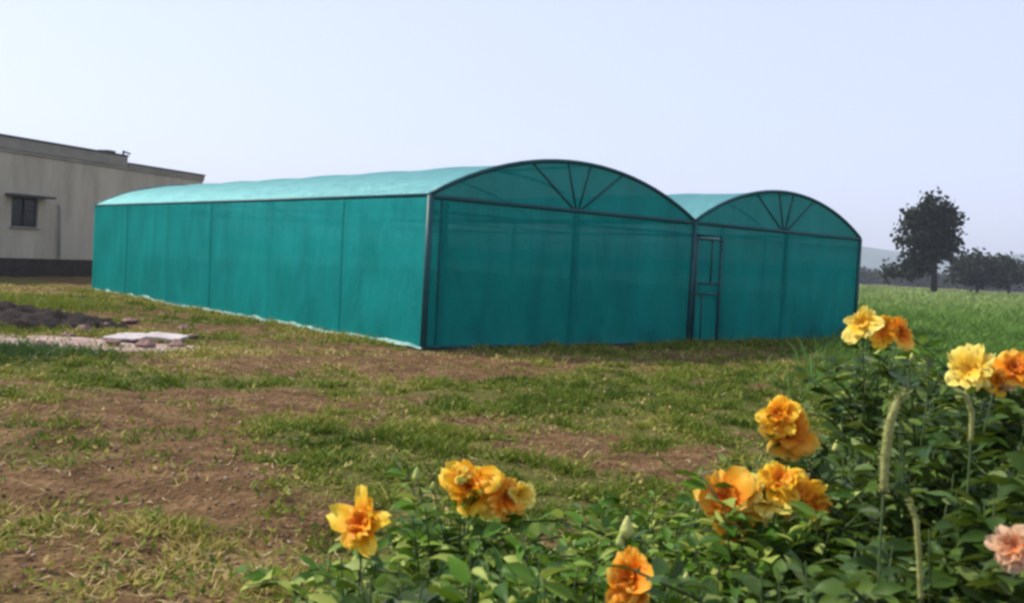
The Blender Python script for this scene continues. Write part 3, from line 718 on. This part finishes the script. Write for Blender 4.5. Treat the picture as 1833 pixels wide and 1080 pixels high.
def bloom(parent, c, r, mat, face=(0, -1, .5), rings=((7, 1.1, .15), (7, .95, .5), (6, .7, .9), (5, .5, 1.2)), seed=0):
    """ruffled double flower: rings of curved petals; grade = 0 at the heart, 1 at the edge"""
    rd = random.Random(seed); c = Vector(c); r = r*rd.uniform(.88, 1.06)
    rings = tuple((max(4, n+rd.choice((-2, -1, 0, 0))), ln*rd.uniform(.85, 1.1), lift*rd.uniform(.5, 1.5)) for n, ln, lift in rings); z = Vector(face).normalized(); x_ = z.cross(Vector((.2, .1, 1))).normalized(); y_ = z.cross(x_)
    V = []; F = []; Gd = []
    for ri, (n, ln, lift) in enumerate(rings):
        for k in range(n):
            a = 2*PI*(k+.5*(ri % 2))/n+rd.uniform(-.2, .2); L_ = r*ln*rd.uniform(.65, 1.3); lf = lift+rd.uniform(-.45, .4); wdt = L_*rd.uniform(.24, .50)
            da = x_*math.cos(a)+y_*math.sin(a); db = z.cross(da); b0 = len(V); ph = rd.random()*6
            for i in range(6):
                s = i/5; ang = lf*(1-.9*s)+rd.uniform(-.05, .05)
                rad = da*L_*s*math.cos(lf*.7)+z*(L_*math.sin(lf)*s*(1-.35*s*s))
                wv = wdt*math.sin(PI*min(s*.8+.12, 1))**.7*(1.15 if s > .6 else 1)
                for j in range(5):
                    v = j/4*2-1; ruf = .17*r*s*math.sin(v*5+ph+s*4)
                    V.append(c+rad+db*v*wv+z*(ruf+.10*wv*v*v)); Gd.append(min(1, (.15+.85*s*ln)*(.85+.3*rd.random()) - .18*ri*(1-s)))
            for i in range(5):
                for j in range(4): q = b0+i*5+j; F.append((q, q+1, q+6, q+5))
    V = np.array([tuple(v) for v in V]); F = np.array(F); n = len(F)
    o = np_mesh('flower', V, F.ravel(), np.arange(n)*4, np.full(n, 4), M[mat], parent, smooth=True, lattr=np.clip(np.array(Gd), 0, 1))
    return o
def bud(parent, c, r):
    mb = MB(); c = Vector(c)
    mb.tube([c+Vector((0, 0, r*(-1.3+2.6*i/7))) for i in range(8)], [r*(.25, .62, .78, .74, .60, .46, .30, .08)[i] for i in range(8)], 8)
    mb.build('bud', M['bud'], parent, True)

def tips_around(px_list):
    return [tuple(at(px+random.uniform(-12, 12), py+random.uniform(-8, 8), d+random.uniform(-.15, .15))) for px, py, d in px_list]
def fan(px0, px1, top, d0, d1, n, bot=80):
    """stem tips spread between two columns; top = list of (px, py) outline points"""
    out = []
    for i in range(n):
        px = random.uniform(px0, px1)
        for (ax_, ay_), (bx_, by_) in zip(top[:-1], top[1:]):
            if ax_ <= px <= bx_: ty = ay_+(by_-ay_)*(px-ax_)/(bx_-ax_); break
        else: ty = top[-1][1]
        out.append((px, ty+abs(random.gauss(0, 1))*bot, random.uniform(d0, d1)))
    return tips_around(out)
def footing(px, d): q = at(px, 800, d); return (q.x, q.y, 0)

def plant(label, px, d, outline, n, blooms=(), buds=(), **kw):
    x0, x1 = outline[0][0], outline[-1][0]; fwd = kw.get('fw', .22)
    tips = fan(x0, x1, outline, d-.35, d+.35, int(n*2.0))
    for bx, by, br, bm, bf in blooms: tips.append(tuple(at(bx, by, d-fwd)-Vector((0, 0, br*.3))))
    for bx, by, br in buds: tips.append(tuple(at(bx, by, d-.15)))
    fw = kw.pop('fw', .22)
    t = shrub(kw.pop('name', 'flowering_bush'), footing(px, d), tips, label, **kw)
    for i, (bx, by, br, bm, bf) in enumerate(blooms): bloom(t, at(bx, by, d-fw), br, bm, bf, seed=int(bx*7+by))
    for bx, by, br in buds: bud(t, at(bx, by, d-.15), br*.85)
    return t
UP = (-.2, -.7, .7); FR = (0, -1, .3); LF = (-.5, -.7, .5); RT = (.4, -.8, .4)
plant('low bush with one round yellow-orange flower, leftmost of the flowering bushes', 640, 2.0, [(530, 1050), (590, 985), (650, 975), (740, 975), (790, 1000)], 13,
      [(650, 940, .056, 'p_yellow', LF)], leaves=22, tint0=.05, leaf='leaf_light')
plant('bush topped by two joined yellow-orange flowers with a pale bud to their left', 850, 2.35, [(700, 930), (760, 890), (850, 905), (960, 915), (1010, 930)], 14,
      [(842, 872, .062, 'p_yellow', UP), (905, 893, .056, 'p_orange', RT), (872, 884, .045, 'p_yellow', FR), (930, 885, .032, 'p_cream', RT), (825, 852, .03, 'p_cream', UP)], [(746, 850, .016), (775, 872, .011)], leaves=24, leaf='leaf_light')
plant('bright green leafy bush without flowers, in front of the joined yellow-orange flowers', 900, 1.75, [(770, 1040), (850, 960), (930, 965), (1010, 985), (1070, 1050)], 12,
      leaf='leaf_light', leaves=24, cat='leafy bush', name='leafy_bush', group='leafy bushes in the foreground', narrow=.8)
plant('bush with an orange flower cut off by the bottom edge and pale buds above it', 1130, 1.85, [(1060, 1010), (1120, 985), (1200, 985), (1260, 1020)], 10,
      [(1130, 1035, .050, 'p_orange', LF), (1122, 1068, .045, 'p_orange', RT)], [(1122, 945, .019), (1228, 1040, .014), (1110, 968, .012)], leaves=24, leaf='leaf_light', lsize=.055)
plant('wide bush crowned by a cluster of deep orange and bright yellow flowers', 1360, 2.3, [(1250, 930), (1310, 900), (1400, 880), (1480, 900), (1530, 930)], 18,
      [(1300, 895, .066, 'p_orange', LF), (1315, 935, .055, 'p_orange', FR), (1372, 895, .060, 'p_cream', UP), (1432, 893, .060, 'p_yellow', RT), (1395, 862, .045, 'p_yellow', UP), (1455, 905, .045, 'p_orange', RT), (1345, 882, .035, 'p_cream', LF), (1300, 950, .03, 'p_yellow', FR), (1412, 915, .035, 'p_cream', FR)],
      [(1280, 885, .013)], leaves=26, tint0=.05, leaf='leaf_light')
plant('slender bush with one upright orange-yellow flower above the flower cluster', 1420, 2.7, [(1370, 830), (1410, 800), (1460, 790), (1500, 800)], 9,
      [(1395, 745, .055, 'p_yellow', LF), (1412, 775, .055, 'p_orange', FR)], [(1497, 800, .016)], leaves=22)
plant('tall bush whose pale yellow and orange flowers overlap the right end of the net house', 1590, 2.9, [(1490, 720), (1540, 620), (1620, 620), (1700, 660)], 20,
      [(1545, 580, .052, 'p_cream', LF), (1580, 590, .058, 'p_yellow', FR), (1608, 596, .045, 'p_orange', RT)], [(1632, 640, .012)], leaves=26)
plant('tall bush with pale yellow and orange flowers at the right edge', 1770, 2.5, [(1690, 720), (1740, 690), (1800, 690), (1880, 700)], 13,
      [(1738, 663, .050, 'p_cream', LF), (1782, 680, .036, 'p_yellow', FR), (1815, 662, .045, 'p_orange', UP), (1800, 685, .03, 'p_pink', LF)], leaves=26)
plant('dense dark bush with one pale pink flower at the bottom right corner', 1800, 1.9, [(1650, 960), (1720, 860), (1800, 820), (1900, 800)], 16,
      [(1816, 980, .030, 'p_pink', LF), (1832, 994, .024, 'p_pink', FR)], fw=.62, leaves=26, lsize=.065)
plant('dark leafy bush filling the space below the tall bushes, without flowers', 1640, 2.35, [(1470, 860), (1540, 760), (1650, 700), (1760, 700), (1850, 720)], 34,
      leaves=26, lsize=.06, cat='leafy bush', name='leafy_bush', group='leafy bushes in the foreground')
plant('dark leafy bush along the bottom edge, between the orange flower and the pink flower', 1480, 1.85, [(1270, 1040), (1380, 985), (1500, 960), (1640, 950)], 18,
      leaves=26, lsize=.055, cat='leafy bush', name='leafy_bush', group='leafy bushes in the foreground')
plant('mid green leafy bush behind the tall bushes, beside the right corner of the net house', 1640, 4.2, [(1470, 760), (1540, 630), (1680, 620), (1800, 625), (1900, 620)], 34,
      leaves=26, lsize=.075, leaf='leaf_light', cat='leafy bush', name='leafy_bush', group='leafy bushes in the foreground')

plant('bright green leafy bush behind the pale buds, left of the deep orange cluster', 1120, 2.7, [(970, 945), (1050, 900), (1150, 890), (1230, 880), (1290, 900)], 20,
      leaves=24, lsize=.06, leaf='leaf_light', cat='leafy bush', name='leafy_bush', group='leafy bushes in the foreground')
plant('small dark leafy bush at the bottom edge, just below the leftmost round flower', 640, 1.7, [(520, 1060), (600, 1020), (700, 1010), (800, 1030)], 12,
      leaves=24, lsize=.05, cat='leafy bush', name='leafy_bush', group='leafy bushes in the foreground')

def spike(pts_px, d, r, label):
    base = footing(pts_px[0][0]+10, d+.45); t = thing('seed_spike', base, label, 'seed spike', 'pale seed spikes among the bushes')
    pts = [at(px, py, d) for px, py in pts_px]; mb = MB()
    mb.tube([Vector(base), pts[0]], .0022, 5); mb.build('stalk', M['stem'], t, True)
    dense = []
    for a, b in zip(pts[:-1], pts[1:]):
        for k in range(8): dense.append(a.lerp(b, k/8))
    dense.append(pts[-1]); n = len(dense); mb = MB()
    mb.tube(dense, [r*(.75+.4*math.sin(PI*min(1, i/n+.15)))*min(1, (n-i)/9) for i in range(n)], 7)
    for i, p in enumerate(dense):
        for k in range(9):
            dv = Vector((random.gauss(0, 1), random.gauss(0, 1), random.gauss(0, 1))).normalized(); q = p+dv*r*.9
            mb.add([q-dv.orthogonal()*r*.25, q+dv.orthogonal()*r*.25, q+dv*r*.9+Vector((0, 0, r*.5))], [(0, 1, 2)])
    mb.build('seed_head', M['spike'], t, True)
spike([(1582, 880), (1584, 820), (1592, 760), (1605, 722), (1622, 703)], 1.45, .0062, 'pale green seed spike curving up to the right among the dark leaves, the thickest one')
spike([(1648, 1075), (1645, 1000), (1640, 930), (1625, 895)], 1.35, .0035, 'thin pale seed spike rising from the bottom edge below the thick one')
spike([(1738, 790), (1740, 740), (1728, 708), (1712, 700)], 1.7, .004, 'short pale seed spike bending left, just below the pale yellow flower near the right edge')

# ------------------------------------------------------------ haze
def haze():
    m, n, out = new_mat('haze_air'); v = N(n, 'ShaderNodeVolumePrincipled')
    v.inputs['Color'].default_value = (.80, .86, .97, 1); v.inputs['Density'].default_value = .00042; v.inputs['Anisotropy'].default_value = .2
    n.links.new(v.outputs[0], out.inputs['Volume'])
    mb = MB(); mb.box((0, 0, 44), 3600, 3600, 94)
    prop(mb.build('haze', m), kind='stuff')
    # ground sheet and hills stay inside
haze()
